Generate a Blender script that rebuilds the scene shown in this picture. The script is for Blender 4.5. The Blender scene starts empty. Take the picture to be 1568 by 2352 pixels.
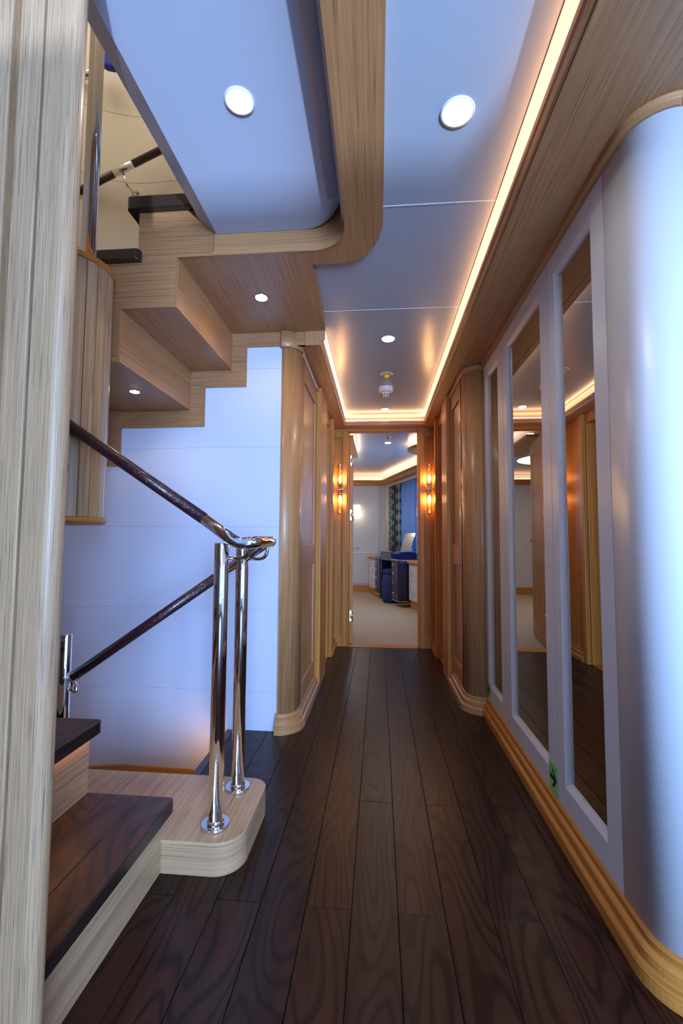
import bpy, bmesh, math, random
from mathutils import Vector, Matrix
random.seed(4)
scene = bpy.context.scene
C = scene.collection
PI = math.pi

# ------------------------------------------------------------------ camera
YAW, PITCH, ROLL, CAM_Z = .08477, .06154, .00644, 1.0
cy, sy, cp, sp = math.cos(YAW), math.sin(YAW), math.cos(PITCH), math.sin(PITCH)
fwd = Vector((-sy*cp, cy*cp, sp)); rgt = Vector((cy, sy, 0)); dwn = fwd.cross(rgt)
r2 = rgt*math.cos(ROLL) - dwn*math.sin(ROLL)
d2 = rgt*math.sin(ROLL) + dwn*math.cos(ROLL)
cam = bpy.data.objects.new('camera', bpy.data.cameras.new('camera'))
C.objects.link(cam)
mw = Matrix.Identity(4)
for i in range(3):
    mw[i][0], mw[i][1], mw[i][2] = r2[i], -d2[i], -fwd[i]
mw[2][3] = CAM_Z
cam.matrix_world = mw
cam.data.sensor_fit = 'VERTICAL'; cam.data.sensor_height = 36; cam.data.sensor_width = 24
cam.data.lens = 1014.5/2352*36
cam.data.clip_start = .02
scene.camera = cam

# ------------------------------------------------------------------ world, exposure, daylight
w = bpy.data.worlds.new('world'); scene.world = w; w.use_nodes = True
w.node_tree.nodes['Background'].inputs[0].default_value = (.10, .40, 1, 1)
w.node_tree.nodes['Background'].inputs[1].default_value = 1.3
vs = scene.view_settings
vs.view_transform = 'Standard'; vs.look = 'None'; vs.exposure = 0; vs.gamma = 1; vs.use_curve_mapping = False
scene.cycles.use_denoising = True
scene.cycles.max_bounces = 10
scene.cycles.diffuse_bounces = 5
scene.cycles.glossy_bounces = 6
scene.cycles.sample_clamp_indirect = 6

def lamp(name, kind, loc, power, color, size=.1, size_y=None, aim=None, spot=None, shape=None):
    d = bpy.data.lights.new(name, kind); d.energy = power; d.color = color
    if kind == 'AREA':
        d.shape = shape or ('RECTANGLE' if size_y else 'DISK'); d.size = size
        if size_y: d.size_y = size_y
    else:
        d.shadow_soft_size = size
    if spot: d.spot_size = spot; d.spot_blend = .6
    o = bpy.data.objects.new(name, d); C.objects.link(o); o.location = loc
    if aim:
        o.rotation_euler = (Vector(aim)-Vector(loc)).to_track_quat('-Z', 'Y').to_euler()
    return o
BLUE = (.37, .60, 1.0)
WARM = (1.0, .60, .30)
# daylight entering through the hall windows behind the photographer
lamp('hall_window_daylight', 'AREA', (1.25, -2.75, 1.25), 370, BLUE, 1.6, 1.5, aim=(.6, 3, 1.1))
lamp('hall_side_window_daylight', 'AREA', (2.75, -1.1, 1.3), 24, (.30, .55, 1.0), 1.8, 1.3, aim=(-1, .2, 1.1))
# sunlight thrown up from the sea through the hall window: the lit patch on the ceilings
sun = bpy.data.lights.new('sea_reflected_sun', 'SUN'); sun.energy = 6; sun.angle = math.radians(1.0); sun.color = (.46, .66, 1.0)
so_ = bpy.data.objects.new('sea_reflected_sun', sun); C.objects.link(so_); so_.rotation_euler = Vector((-1, 2.56, 1.0)).to_track_quat('-Z', 'Y').to_euler()
# the cabin window at the far end
lamp('cabin_window_daylight', 'AREA', (.78, 5.9, 1.45), 16, (.25, .5, 1.0), .9, .9, aim=(-1, 5.8, 1.2))

# ------------------------------------------------------------------ materials
def nt(name):
    m = bpy.data.materials.new(name); m.use_nodes = True
    t = m.node_tree; b = t.nodes['Principled BSDF']
    return m, t, b
def plain(name, col, rough=.5, metal=0, coat=0, emit=None, es=0, spec=.5, bump=0, bscale=200, trans=0, alpha=1):
    m, t, b = nt(name)
    b.inputs['Base Color'].default_value = (*col, 1); b.inputs['Roughness'].default_value = rough
    b.inputs['Metallic'].default_value = metal; b.inputs['Coat Weight'].default_value = coat
    b.inputs['Coat Roughness'].default_value = .06
    b.inputs['Specular IOR Level'].default_value = spec
    if trans: b.inputs['Transmission Weight'].default_value = trans
    b.inputs['Alpha'].default_value = alpha
    if emit:
        b.inputs['Emission Color'].default_value = (*emit, 1); b.inputs['Emission Strength'].default_value = es
    tc = t.nodes.new('ShaderNodeTexCoord'); n = t.nodes.new('ShaderNodeTexNoise'); n.inputs['Scale'].default_value = bscale
    t.links.new(tc.outputs['Object'], n.inputs['Vector'])
    if bump:
        bp = t.nodes.new('ShaderNodeBump'); bp.inputs['Strength'].default_value = bump; bp.inputs['Distance'].default_value = .001
        t.links.new(n.outputs['Fac'], bp.inputs['Height']); t.links.new(bp.outputs['Normal'], b.inputs['Normal'])
    return m
def ramp(t, src, stops):
    r = t.nodes.new('ShaderNodeValToRGB'); e = r.color_ramp.elements
    while len(e) < len(stops): e.new(.5)
    for el, (p, c) in zip(e, stops): el.position = p; el.color = (*c, 1)
    t.links.new(src, r.inputs['Fac']); return r
def wood(name, sv, cols, rough=.42, pore=.42, bump=.25, coat=0, attr=False, wave=0, fine=3.0, spec=.5):
    """grain runs along the axis with the small number in sv"""
    m, t, b = nt(name); N = t.nodes; L = t.links
    tc = N.new('ShaderNodeTexCoord'); mp = N.new('ShaderNodeMapping'); mp.inputs['Scale'].default_value = sv
    L.new(tc.outputs['Object'], mp.inputs['Vector']); vec = mp.outputs['Vector']
    if attr:
        at = N.new('ShaderNodeAttribute'); at.attribute_name = 'plank'
        ad = N.new('ShaderNodeVectorMath'); ad.operation = 'MULTIPLY_ADD'
        ad.inputs[1].default_value = (37, 53, 29); L.new(at.outputs['Color'], ad.inputs[0]); L.new(vec, ad.inputs[2]); vec = ad.outputs[0]
    n1 = N.new('ShaderNodeTexNoise'); n1.inputs['Scale'].default_value = 1; n1.inputs['Detail'].default_value = 5; n1.inputs['Roughness'].default_value = .62
    L.new(vec, n1.inputs['Vector'])
    r1 = ramp(t, n1.outputs['Fac'], [(.3, cols[0]), (.52, cols[1]), (.72, cols[2])])
    s2 = N.new('ShaderNodeVectorMath'); s2.operation = 'SCALE'; s2.inputs['Scale'].default_value = fine
    L.new(vec, s2.inputs[0])
    n2 = N.new('ShaderNodeTexNoise'); n2.inputs['Scale'].default_value = 1; n2.inputs['Detail'].default_value = 2
    L.new(s2.outputs[0], n2.inputs['Vector'])
    r2_ = ramp(t, n2.outputs['Fac'], [(.56, (1, 1, 1)), (.68, (1-pore, 1-pore, 1-pore*.95))])
    mx = N.new('ShaderNodeMix'); mx.data_type = 'RGBA'; mx.blend_type = 'MULTIPLY'; mx.inputs[0].default_value = 1
    L.new(r1.outputs[0], mx.inputs[6]); L.new(r2_.outputs[0], mx.inputs[7]); out = mx.outputs[2]
    hs = n2.outputs['Fac']
    if wave:
        # cathedral figure: stretched rings
        s3 = N.new('ShaderNodeVectorMath'); s3.operation = 'MULTIPLY'; s3.inputs[1].default_value = (.20, .9, .2)
        L.new(vec, s3.inputs[0])
        n3 = N.new('ShaderNodeTexNoise'); n3.inputs['Scale'].default_value = 1; n3.inputs['Detail'].default_value = 1.2
        L.new(s3.outputs[0], n3.inputs['Vector'])
        mm = N.new('ShaderNodeMath'); mm.operation = 'MULTIPLY'; mm.inputs[1].default_value = 120; L.new(n3.outputs['Fac'], mm.inputs[0])
        sn = N.new('ShaderNodeMath'); sn.operation = 'SINE'; L.new(mm.outputs[0], sn.inputs[0])
        r3 = ramp(t, sn.outputs[0], [(.1, (1, 1, 1)), (.85, (1-wave, 1-wave, 1-wave))])
        m3 = N.new('ShaderNodeMix'); m3.data_type = 'RGBA'; m3.blend_type = 'MULTIPLY'; m3.inputs[0].default_value = 1
        L.new(out, m3.inputs[6]); L.new(r3.outputs[0], m3.inputs[7]); out = m3.outputs[2]
    if attr:
        sx = N.new('ShaderNodeSeparateColor'); L.new(at.outputs['Color'], sx.inputs[0])
        rr = ramp(t, sx.outputs[1], [(0, (.62, .66, .8)), (.5, (1, 1, 1)), (1, (1.0, .84, .68))])
        rr.color_ramp.elements[2].color = (1.0, .85, .7, 1)
        m4 = N.new('ShaderNodeMix'); m4.data_type = 'RGBA'; m4.blend_type = 'MULTIPLY'; m4.inputs[0].default_value = 1
        L.new(out, m4.inputs[6]); L.new(rr.outputs[0], m4.inputs[7]); out = m4.outputs[2]
    L.new(out, b.inputs['Base Color'])
    b.inputs['Roughness'].default_value = rough; b.inputs['Coat Weight'].default_value = coat; b.inputs['Coat Roughness'].default_value = .15
    b.inputs['Specular IOR Level'].default_value = spec
    bp = N.new('ShaderNodeBump'); bp.inputs['Strength'].default_value = bump; bp.inputs['Distance'].default_value = .0006; bp.invert = True
    L.new(hs, bp.inputs['Height']); L.new(bp.outputs['Normal'], b.inputs['Normal'])
    return m
OAK = [(.37, .165, .062), (.47, .222, .090), (.53, .265, .118)]
PALE = [(.29, .175, .092), (.38, .235, .13), (.44, .29, .17)]
M = {}
M['oak_y'] = wood('oak grain along', (120, 1.4, 120), OAK, coat=.15)
M['oak_x'] = wood('oak grain across', (1.4, 120, 120), [(.30, .138, .058), (.38, .180, .080), (.44, .222, .108)], coat=.15)  # oak darkened for faces the hall light overbrightens; shade put into the colour
M['oak_xy'] = wood('oak grain level', (1.2, 1.2, 130), OAK, coat=.15)
M['oak_z'] = wood('oak grain upright', (120, 120, 1.4), OAK, coat=.15)
M['oak_pale_z'] = wood('pale oak upright', (300, 300, 4), PALE, rough=.5, pore=.5, bump=.5, fine=2.4, coat=.1)
M['oak_mid_z'] = wood('limed oak upright', (90, 90, 1.8), [(.32, .19, .09), (.45, .285, .15), (.52, .36, .20)], rough=.36, bump=.4, coat=.2)
M['oak_mid_xy'] = wood('limed oak level', (1.2, 1.2, 95), [(.34, .20, .105), (.47, .295, .165), (.54, .365, .22)], bump=.4, coat=.2)
M['oak_mid_x'] = wood('limed oak along', (80, 1.6, 80), [(.44, .25, .125), (.56, .34, .18), (.62, .41, .23)], bump=.3, coat=.2)
HON = [(.42, .155, .026), (.52, .205, .040), (.60, .26, .060)]
M['honey_z'] = wood('honey teak upright', (55, 55, 1.2), HON, rough=.42, pore=.3, coat=.0, spec=.3)
M['honey_y'] = wood('honey teak along', (55, 1.2, 55), HON, rough=.42, pore=.3, coat=.0, spec=.3)
M['honey_xy'] = wood('honey teak level', (1.2, 1.2, 70), HON, rough=.42, pore=.3, coat=.0, spec=.3)
DARK = [(.026, .0080, .0055), (.038, .0125, .008), (.052, .018, .0115)]
M['floor'] = wood('dark stained oak floor', (30, 1.3, 30), DARK, rough=.33, pore=.4, bump=.4, attr=True, wave=.62, fine=4, spec=.25)
M['tread'] = wood('dark stained oak tread', (15, 1.3, 15), [(.045, .016, .009), (.078, .030, .016), (.11, .045, .022)], rough=.34, pore=.5, bump=.5, attr=True, wave=.4, fine=6)
M['nosing'] = wood('dark oak nosing', (22, 1.3, 22), [(.016, .009, .008), (.024, .013, .012), (.035, .02, .018)], rough=.3, pore=.4, bump=.5, coat=.2)
M['white'] = plain('white lacquer', (.66, .68, .76), .34, spec=.5, bump=.03, bscale=60)
M['white_wall'] = plain('white leather panels', (.60, .635, .82), .48, spec=.35, bump=.12, bscale=500)
M['cream'] = plain('cream leather panels', (.74, .69, .60), .5, spec=.3, bump=.12, bscale=500)
M['ceiling'] = plain('satin white ceiling', (.42, .46, .54), .22, spec=.55)
M['cove'] = plain('matt white cove', (.80, .78, .76), .7, spec=.2)
M['slab'] = plain('satin white soffit panel', (.49, .51, .62), .26, spec=.55)
M['chrome'] = plain('polished chrome', (.82, .82, .83), .045, 1)
M['steel'] = plain('polished steel trim', (.75, .75, .76), .12, 1)
M['mirror'] = plain('silvered mirror', (.60, .57, .52), .0, 1)
M['bevel'] = plain('bevelled mirror edge', (.86, .86, .86), .01, 1)
M['leather'] = plain('burgundy leather grip', (.034, .008, .014), .34, coat=.25, bump=.0)
M['navy'] = plain('navy lacquer', (.010, .012, .055), .28, coat=.2, bump=.2, bscale=400)
M['navy_gloss'] = plain('navy gloss', (.008, .008, .09), .1, coat=.4)
M['blue_fabric'] = plain('blue fabric', (.016, .03, .12), .8, bump=.5, bscale=500)
M['royal'] = plain('royal blue cloth', (.006, .02, .42), .6)
M['carpet'] = plain('beige carpet', (.46, .37, .26), .95, spec=.1, bump=.8, bscale=700)
M['cabin'] = plain('cabin wall', (.62, .58, .55), .5)
M['plastic'] = plain('white plastic', (.72, .66, .62), .35)
M['black'] = plain('dark slot', (.012, .012, .012), .5)
M['yellow'] = plain('yellow plastic cap', (.75, .50, .01), .35)
M['green'] = plain('luminous green sign', (.26, .62, .24), .45)
M['arrowink'] = plain('dark green arrow', (.005, .022, .016), .4)
M['lens'] = plain('downlight lens', (1, 1, 1), .3, emit=(1, .93, .86), es=26)
M['lens_small'] = plain('spotlight lens', (1, 1, 1), .3, emit=(1, .82, .55), es=30)
M['led'] = plain('light strip', (1, 1, 1), .4, emit=(1, .58, .29), es=24)
M['led_soft'] = plain('soft light strip', (1, 1, 1), .4, emit=(1, .62, .34), es=7)
M['bulb'] = plain('sconce bulb', (1, 1, 1), .3, emit=(1, .54, .20), es=240)
M['shade'] = plain('lit square shade', (1, 1, 1), .3, emit=(1, .88, .68), es=2.4)
M['sheer'] = plain('sheer curtain', (.35, .55, .95), .7, trans=.0, alpha=.55)
M['sky'] = plain('daylight outside', (0, 0, 0), 1, emit=(.06, .36, 1.0), es=1.3)
def glass():
    m, t, b = nt('clear glass'); N = t.nodes
    tr = N.new('ShaderNodeBsdfTransparent'); gl = N.new('ShaderNodeBsdfGlossy'); gl.inputs['Roughness'].default_value = .03
    lw = N.new('ShaderNodeLayerWeight'); lw.inputs['Blend'].default_value = .35
    mx = N.new('ShaderNodeMixShader'); t.links.new(lw.outputs['Facing'], mx.inputs[0]); t.links.new(tr.outputs[0], mx.inputs[1]); t.links.new(gl.outputs[0], mx.inputs[2])
    t.links.new(mx.outputs[0], N['Material Output'].inputs['Surface'])
    return m
M['glass'] = glass()
# croc pattern on the leather grip
def croc():
    m = M['leather']; t = m.node_tree; b = t.nodes['Principled BSDF']
    tc = t.nodes.new('ShaderNodeTexCoord'); v = t.nodes.new('ShaderNodeTexVoronoi'); v.feature = 'DISTANCE_TO_EDGE'; v.inputs['Scale'].default_value = 60
    t.links.new(tc.outputs['Object'], v.inputs['Vector'])
    r = ramp(t, v.outputs['Distance'], [(0, (0, 0, 0)), (.08, (1, 1, 1))])
    bp = t.nodes.new('ShaderNodeBump'); bp.inputs['Strength'].default_value = .5; bp.inputs['Distance'].default_value = .001
    t.links.new(r.outputs[0], bp.inputs['Height']); t.links.new(bp.outputs['Normal'], b.inputs['Normal'])
croc()
def curtain_mat():
    m, t, b = nt('striped curtain'); N = t.nodes; L = t.links
    uv = N.new('ShaderNodeTexCoord'); sx = N.new('ShaderNodeSeparateXYZ'); L.new(uv.outputs['UV'], sx.inputs[0])
    m1 = N.new('ShaderNodeMath'); m1.operation = 'MULTIPLY'; m1.inputs[1].default_value = 34; L.new(sx.outputs['Y'], m1.inputs[0])
    s1 = N.new('ShaderNodeMath'); s1.operation = 'SINE'; L.new(m1.outputs[0], s1.inputs[0])
    m2 = N.new('ShaderNodeMath'); m2.operation = 'MULTIPLY'; m2.inputs[1].default_value = 30; L.new(sx.outputs['X'], m2.inputs[0])
    a = N.new('ShaderNodeMath'); a.operation = 'MULTIPLY_ADD'; a.inputs[1].default_value = 1.1; L.new(s1.outputs[0], a.inputs[0]); L.new(m2.outputs[0], a.inputs[2])
    s2 = N.new('ShaderNodeMath'); s2.operation = 'SINE'; L.new(a.outputs[0], s2.inputs[0])
    mr = N.new('ShaderNodeMath'); mr.operation = 'MULTIPLY_ADD'; mr.inputs[1].default_value = .5; mr.inputs[2].default_value = .5; L.new(s2.outputs[0], mr.inputs[0])
    r = ramp(t, mr.outputs[0], [(.0, (.015, .05, .11)), (.35, (.03, .12, .18)), (.5, (.30, .34, .33)), (.8, (.34, .37, .35))])
    r.color_ramp.interpolation = 'CONSTANT'
    L.new(r.outputs[0], b.inputs['Base Color']); b.inputs['Roughness'].default_value = .8
    return m
M['curtain'] = curtain_mat()

# ------------------------------------------------------------------ mesh helpers
class MB:
    def __init__(s): s.v = []; s.f = []; s.c = []; s.sm = []
    def add(s, vs, fs, col=None, smooth=False):
        b = len(s.v); s.v += [tuple(p) for p in vs]
        for f in fs: s.f.append(tuple(b+i for i in f)); s.c.append(col); s.sm.append(smooth)
        return s
    def box(s, x0, x1, y0, y1, z0, z1, col=None):
        v = [(x, y, z) for z in (z0, z1) for y in (y0, y1) for x in (x0, x1)]
        return s.add(v, [(0, 2, 3, 1), (4, 5, 7, 6), (0, 1, 5, 4), (2, 6, 7, 3), (0, 4, 6, 2), (1, 3, 7, 5)], col)
    def prism(s, poly, axis, a0, a1, col=None, smooth=False):
        """poly in the two other axes (order x,y / x,z / y,z)"""
        def P(p, a):
            return {'z': (p[0], p[1], a), 'y': (p[0], a, p[1]), 'x': (a, p[0], p[1])}[axis]
        n = len(poly); v = [P(p, a0) for p in poly]+[P(p, a1) for p in poly]
        fs = [tuple(range(n))[::-1], tuple(range(n, 2*n))]
        s.add(v, fs, col)
        b = len(s.v)-2*n
        for i in range(n):
            j = (i+1) % n
            s.f.append((b+i, b+j, b+n+j, b+n+i)); s.c.append(col); s.sm.append(smooth)
        return s
    def tube(s, path, r, n=20, cap=True, radii=None):
        path = [Vector(p) for p in path]; rings = []; up = None
        for i, p in enumerate(path):
            if i == 0: t = path[1]-p
            elif i == len(path)-1: t = p-path[i-1]
            else: t = (path[i+1]-p).normalized()+(p-path[i-1]).normalized()
            t.normalize()
            if up is None:
                a = Vector((0, 0, 1)) if abs(t.z) < .9 else Vector((1, 0, 0)); up = (a-t*a.dot(t)).normalized()
            else: up = (up-t*up.dot(t)).normalized()
            sd = t.cross(up); rr = radii[i] if radii else r
            rings.append([p+(up*math.cos(2*PI*k/n)+sd*math.sin(2*PI*k/n))*rr for k in range(n)])
        b = len(s.v)
        s.v += [tuple(q) for R_ in rings for q in R_]
        for i in range(len(path)-1):
            for k in range(n):
                k2 = (k+1) % n
                s.f.append((b+i*n+k, b+i*n+k2, b+(i+1)*n+k2, b+(i+1)*n+k)); s.c.append(None); s.sm.append(True)
        if cap:
            e = b+(len(path)-1)*n
            s.f.append(tuple(b+k for k in range(n))[::-1]); s.c.append(None); s.sm.append(False)
            s.f.append(tuple(e+k for k in range(n))); s.c.append(None); s.sm.append(False)
        return s
    def lathe(s, prof, c, n=40, smooth=True):
        """prof = [(r,z)...] about a vertical axis at c"""
        b = len(s.v)
        for r, z in prof:
            for k in range(n):
                a = 2*PI*k/n; s.v.append((c[0]+r*math.cos(a), c[1]+r*math.sin(a), c[2]+z))
        for i in range(len(prof)-1):
            for k in range(n):
                k2 = (k+1) % n
                s.f.append((b+i*n+k, b+i*n+k2, b+(i+1)*n+k2, b+(i+1)*n+k)); s.c.append(None); s.sm.append(smooth)
        e = b+(len(prof)-1)*n
        s.f.append(tuple(b+k for k in range(n))[::-1]); s.c.append(None); s.sm.append(False)
        s.f.append(tuple(e+k for k in range(n))); s.c.append(None); s.sm.append(False)
        return s
    def sweep(s, path, prof, smooth=False):
        """profile [(offset to the left of travel, z)] closed, swept along a plan path"""
        P_ = [Vector((p[0], p[1])) for p in path]; n = len(prof); b = len(s.v)
        for i, p in enumerate(P_):
            def nrm(d): d = d.normalized(); return Vector((-d.y, d.x))
            if i == 0: m = nrm(P_[1]-p)
            elif i == len(P_)-1: m = nrm(p-P_[i-1])
            else:
                a, c = nrm(p-P_[i-1]), nrm(P_[i+1]-p); m = (a+c); m = m/m.dot(a) if abs(m.dot(a)) > 1e-6 else a
            for o, z in prof: s.v.append((p.x+m.x*o, p.y+m.y*o, z))
        for i in range(len(P_)-1):
            for k in range(n):
                k2 = (k+1) % n
                s.f.append((b+i*n+k, b+(i+1)*n+k, b+(i+1)*n+k2, b+i*n+k2)); s.c.append(None); s.sm.append(smooth)
        e = b+(len(P_)-1)*n
        s.f.append(tuple(b+k for k in range(n))); s.c.append(None); s.sm.append(False)
        s.f.append(tuple(e+k for k in range(n))[::-1]); s.c.append(None); s.sm.append(False)
        return s
    def build(s, name, mat, parent=None, bevel=0, seg=2, angle=35, smooth_all=False, rot=None):
        me = bpy.data.meshes.new(name); off = Vector((0, 0, 0))
        if parent is not None:
            p = parent
            while p is not None: off += Vector(p.location); p = p.parent
        me.from_pydata([tuple(Vector(v)-off) for v in s.v], [], s.f)
        if any(c is not None for c in s.c):
            at = me.color_attributes.new('plank', 'FLOAT_COLOR', 'CORNER'); i = 0
            for c, f in zip(s.c, s.f):
                for _ in f:
                    at.data[i].color = (*(c or (0, 0, 0)), 1); i += 1
        for p_, q in zip(me.polygons, s.sm): p_.use_smooth = q or smooth_all
        bm = bmesh.new(); bm.from_mesh(me); bmesh.ops.recalc_face_normals(bm, faces=bm.faces); bm.to_mesh(me); bm.free()
        me.materials.append(mat if not isinstance(mat, str) else M[mat])
        o = bpy.data.objects.new(name, me); C.objects.link(o)
        if parent is not None: o.parent = parent
        if bevel:
            md = o.modifiers.new('bevel', 'BEVEL'); md.width = bevel; md.segments = seg; md.limit_method = 'ANGLE'; md.angle_limit = math.radians(angle)
            md.harden_normals = False
        return o
def thing(name, label, cat, loc=(0, 0, 0), group=None):
    o = bpy.data.objects.new(name, None); C.objects.link(o); o.location = loc; o.empty_display_size = .05
    return tag(o, label, cat, group)
def tag(o, label, cat, group=None):
    o['label'] = label; o['category'] = cat
    if group: o['group'] = group
    return o
def struct(o): o['kind'] = 'structure'; return o
def arc(cx, cy_, r, a0, a1, n=12):
    return [(cx+r*math.cos(math.radians(a0+(a1-a0)*i/n)), cy_+r*math.sin(math.radians(a0+(a1-a0)*i/n))) for i in range(n+1)]

WX = .626            # plane of the right wall
CEIL = 2.15
# ------------------------------------------------------------------ floor
fl = MB()
def planks(mb, x0, x1, y0, y1, z0, z1, k0=None, hole=None, gap=.0012, pitch=.125, org=.0525):
    k = math.floor((x0-org)/pitch)
    while org+k*pitch < x1-1e-6:
        a, b = max(org+k*pitch, x0), min(org+(k+1)*pitch, x1)
        js = [j for j in [(1.258 if k % 2 == 0 else 1.757)+2.0*n for n in range(-4, 5)] if y0 < j < y1]
        ys = [y0]+js+[y1]
        for u, v in zip(ys[:-1], ys[1:]):
            col = (random.random(), random.random(), random.random())
            g = gap/2
            t = .0012
            X0, X1, Y0, Y1 = a+g, b-g, u+g*.8, v-g*.8
            vs_ = [(X0, Y0, z0), (X1, Y0, z0), (X1, Y1, z0), (X0, Y1, z0), (X0, Y0, z1-t), (X1, Y0, z1-t), (X1, Y1, z1-t), (X0, Y1, z1-t),
                   (X0+t, Y0+t, z1), (X1-t, Y0+t, z1), (X1-t, Y1-t, z1), (X0+t, Y1-t, z1)]
            mb.add(vs_, [(0, 1, 5, 4), (1, 2, 6, 5), (2, 3, 7, 6), (3, 0, 4, 7), (4, 5, 9, 8), (5, 6, 10, 9), (6, 7, 11, 10), (7, 4, 8, 11), (8, 9, 10, 11)], col)
        k += 1
planks(fl, -.755, 3.0, -3.0, 4.2, -.02, 0)
planks(fl, -2.6, -.755, -3.0, 1.695, -.02, 0)
struct(fl.build('floor', 'floor'))
struct(MB().box(-.755, 3.0, -3.0, 4.2, -.14, -.021).box(-2.6, -.755, -3, 1.695, -.14, -.021).build('floor_base', 'black'))

# ------------------------------------------------------------------ ceiling of the passage
ce = MB()
seams = [-3, -1.3, .1, 1.467, 2.155, 2.837, 3.52, 4.0]
for a, b in zip(seams[:-1], seams[1:]):
    x0 = -.02
    if a < 1.74 < b:
        ce.box(x0, .395, a+.001, 1.80, CEIL, CEIL+.02); ce.box(-.31, .395, 1.80, b-.001, CEIL, CEIL+.02); ce.box(-.31, -.02, 1.70, 1.80, CEIL, CEIL+.02); ce.box(-.11, -.0201, 1.60, 1.6999, CEIL, CEIL+.02)
    elif a > 1.7: ce.box(-.296 if a > 2.1 else -.31, .395, a+.001, b-.001, CEIL, CEIL+.02)
    else: ce.box(x0, .395, a+.001, b-.001, CEIL, CEIL+.02)
struct(ce.build('ceiling', 'ceiling'))
struct(MB().box(-.44, .515, 4.2, 4.2145, 2.085, CEIL).box(.398, .70, -3, 4.24, CEIL+.001, CEIL+.02).box(-.44, -.299, 2.33, 4.24, CEIL+.001, CEIL+.02).box(-.299, .398, 4.0, 4.24, CEIL+.0005, CEIL+.02).build('ceiling_cove', 'cove'))
sm = MB()
for y_ in (1.467, 2.155): sm.box(-.01 if y_ < 1.7 else -.30, .393, y_-.0025, y_+.0025, CEIL-.0015, CEIL+.002)  # white strips stand in for the lit edges of the ceiling seams
struct(sm.build('trim_25', 'white'))
tr = MB().box(.3935, .3975, -3, 3.99, CEIL-.003, CEIL+.002)
struct(tr.build('trim_1', 'white')); struct(MB().box(-.2985, -.2945, 2.33, 3.99, CEIL-.003, CEIL+.002).build('trim_2', 'white'))

# moulded soffit lip running right side, far end and left side
lip = [(-.018, 2.056), (-.018, 2.060), (-.010, 2.062), (-.006, 2.068), (-.006, 2.080), (0, 2.084), (0, 2.102), (-.014, 2.102), (-.05, 2.07), (-.05, 2.056)]
path = [(.408, -3), (.408, 4.06), (-.308, 4.06), (-.308, 2.327)]
struct(MB().sweep(path, lip).build('trim_3', 'oak_y'))
SZ = 2.058
sof = MB()
sof.prism([(.426, -3), (3, -3), (3, 1.10), (.66, 1.10), (.66, 4.30), (.426, 4.30)], 'z', SZ, SZ+.02)
struct(sof.build('ceiling_soffit_right', 'oak_y', bevel=0))
struct(MB().box(-.47, -.326, 2.327, 4.30, SZ, SZ+.02).build('ceiling_soffit_left', 'oak_y'))
struct(MB().box(-.326, .426, 4.078, 4.30, SZ, SZ+.02).build('ceiling_soffit_end', 'honey_xy'))
# end-grain block closing the left soffit
struct(MB().prism([(-.40, 2.052), (-.325, 2.052), (-.312, 2.062), (-.309, 2.075), (-.293, 2.082), (-.293, 2.13), (-.40, 2.13)], 'y', 2.318, 2.3275).build('trim_4', 'oak_z'))
struct(MB().box(-.50, -.335, 2.328, 2.345, SZ, 2.13).build('trim_24', 'oak_x'))
# hidden strips lighting the cove
led = thing('cove_light', 'warm light strip glowing in the cove around the passage ceiling', 'light', (.05, 3, 2.1))
MB().box(.424, .434, -3, 4.08, 2.104, 2.110).build('side_strip', 'led', led)
MB().box(-.334, -.324, 2.345, 4.08, 2.104, 2.110).build('side_strip', 'led', led)
MB().box(-.320, .420, 4.074, 4.084, 2.104, 2.110).build('end_strip', 'led', led)

# ------------------------------------------------------------------ wood soffit, raised white panel on the left
outer = [(-.293, 2.327), (-.276, 2.1), (-.273, 1.74)]+[(-.15+.163*math.cos(math.radians(a)), 1.50+.238*math.sin(math.radians(a))) for a in range(90, -1, -9)]+[(.013, .8), (.013, -3)]
inner = [(-.124, -3), (-.124, 1.50)]+arc(-.254, 1.52, .13, 0, 90, 10)+[(-.80, 1.65)]
inner = [(-.124, -3), (-.124, 1.50)]+arc(-.254, 1.52, .13, 0, 90, 10)[1:]+[(-.30, 1.65)]
wsf = MB().prism([(-.30, 2.327)]+outer+inner, 'z', 2.13, 2.148).box(-.813, -.30, 1.65, 2.327, 2.13, 2.148)
struct(wsf.build('ceiling_wood_soffit', 'oak_y'))
# upstand lining the recess
fas = [(-.124, -3), (-.124, 1.50)]+arc(-.254, 1.52, .13, 0, 90, 12)+[(-.66, 1.65)]
struct(MB().sweep(fas, [(.0012, 2.1292), (-.012, 2.1292), (-.012, 2.42), (.0012, 2.42)], smooth=False).build('ceiling_fascia', 'oak_xy'))
# white slab: chamfered left edge, rolled right edge
pr = [(-.648, 2.215)]+[(-.186, 2.215)]+[(-.186+.052*math.sin(math.radians(a)), 2.267-.052*math.cos(math.radians(a))) for a in range(10, 91, 10)]+[(-.134, 2.46), (-.715, 2.46), (-.715, 2.268)]
def slabmesh():
    mb = MB(); ys = [-3, 1.44]+[1.44+.20*math.sin(math.radians(a)) for a in (15, 30, 45, 60, 75, 90)]+[1.649]
    mb.prism(pr, 'y', -3, 1.50, smooth=False)
    # rounded far corner in plan
    n = 8
    for i in range(n):
        a0, a1 = math.radians(90*i/n), math.radians(90*(i+1)/n)
        y0, y1 = 1.50+.147*math.sin(a0), 1.50+.147*math.sin(a1)
        s0, s1 = .105*(1-math.cos(a0)), .105*(1-math.cos(a1))
        v = [(x-(s0 if x > -.2 else 0), y0, z) for x, z in pr]+[(x-(s1 if x > -.2 else 0), y1, z) for x, z in pr]
        m = len(pr); mb.add(v, [(k, (k+1) % m, m+(k+1) % m, m+k) for k in range(m)]+([tuple(range(m, 2*m))] if i == n-1 else []))
    return mb
so = slabmesh().build('ceiling_panel_left', 'slab'); struct(so)
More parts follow.
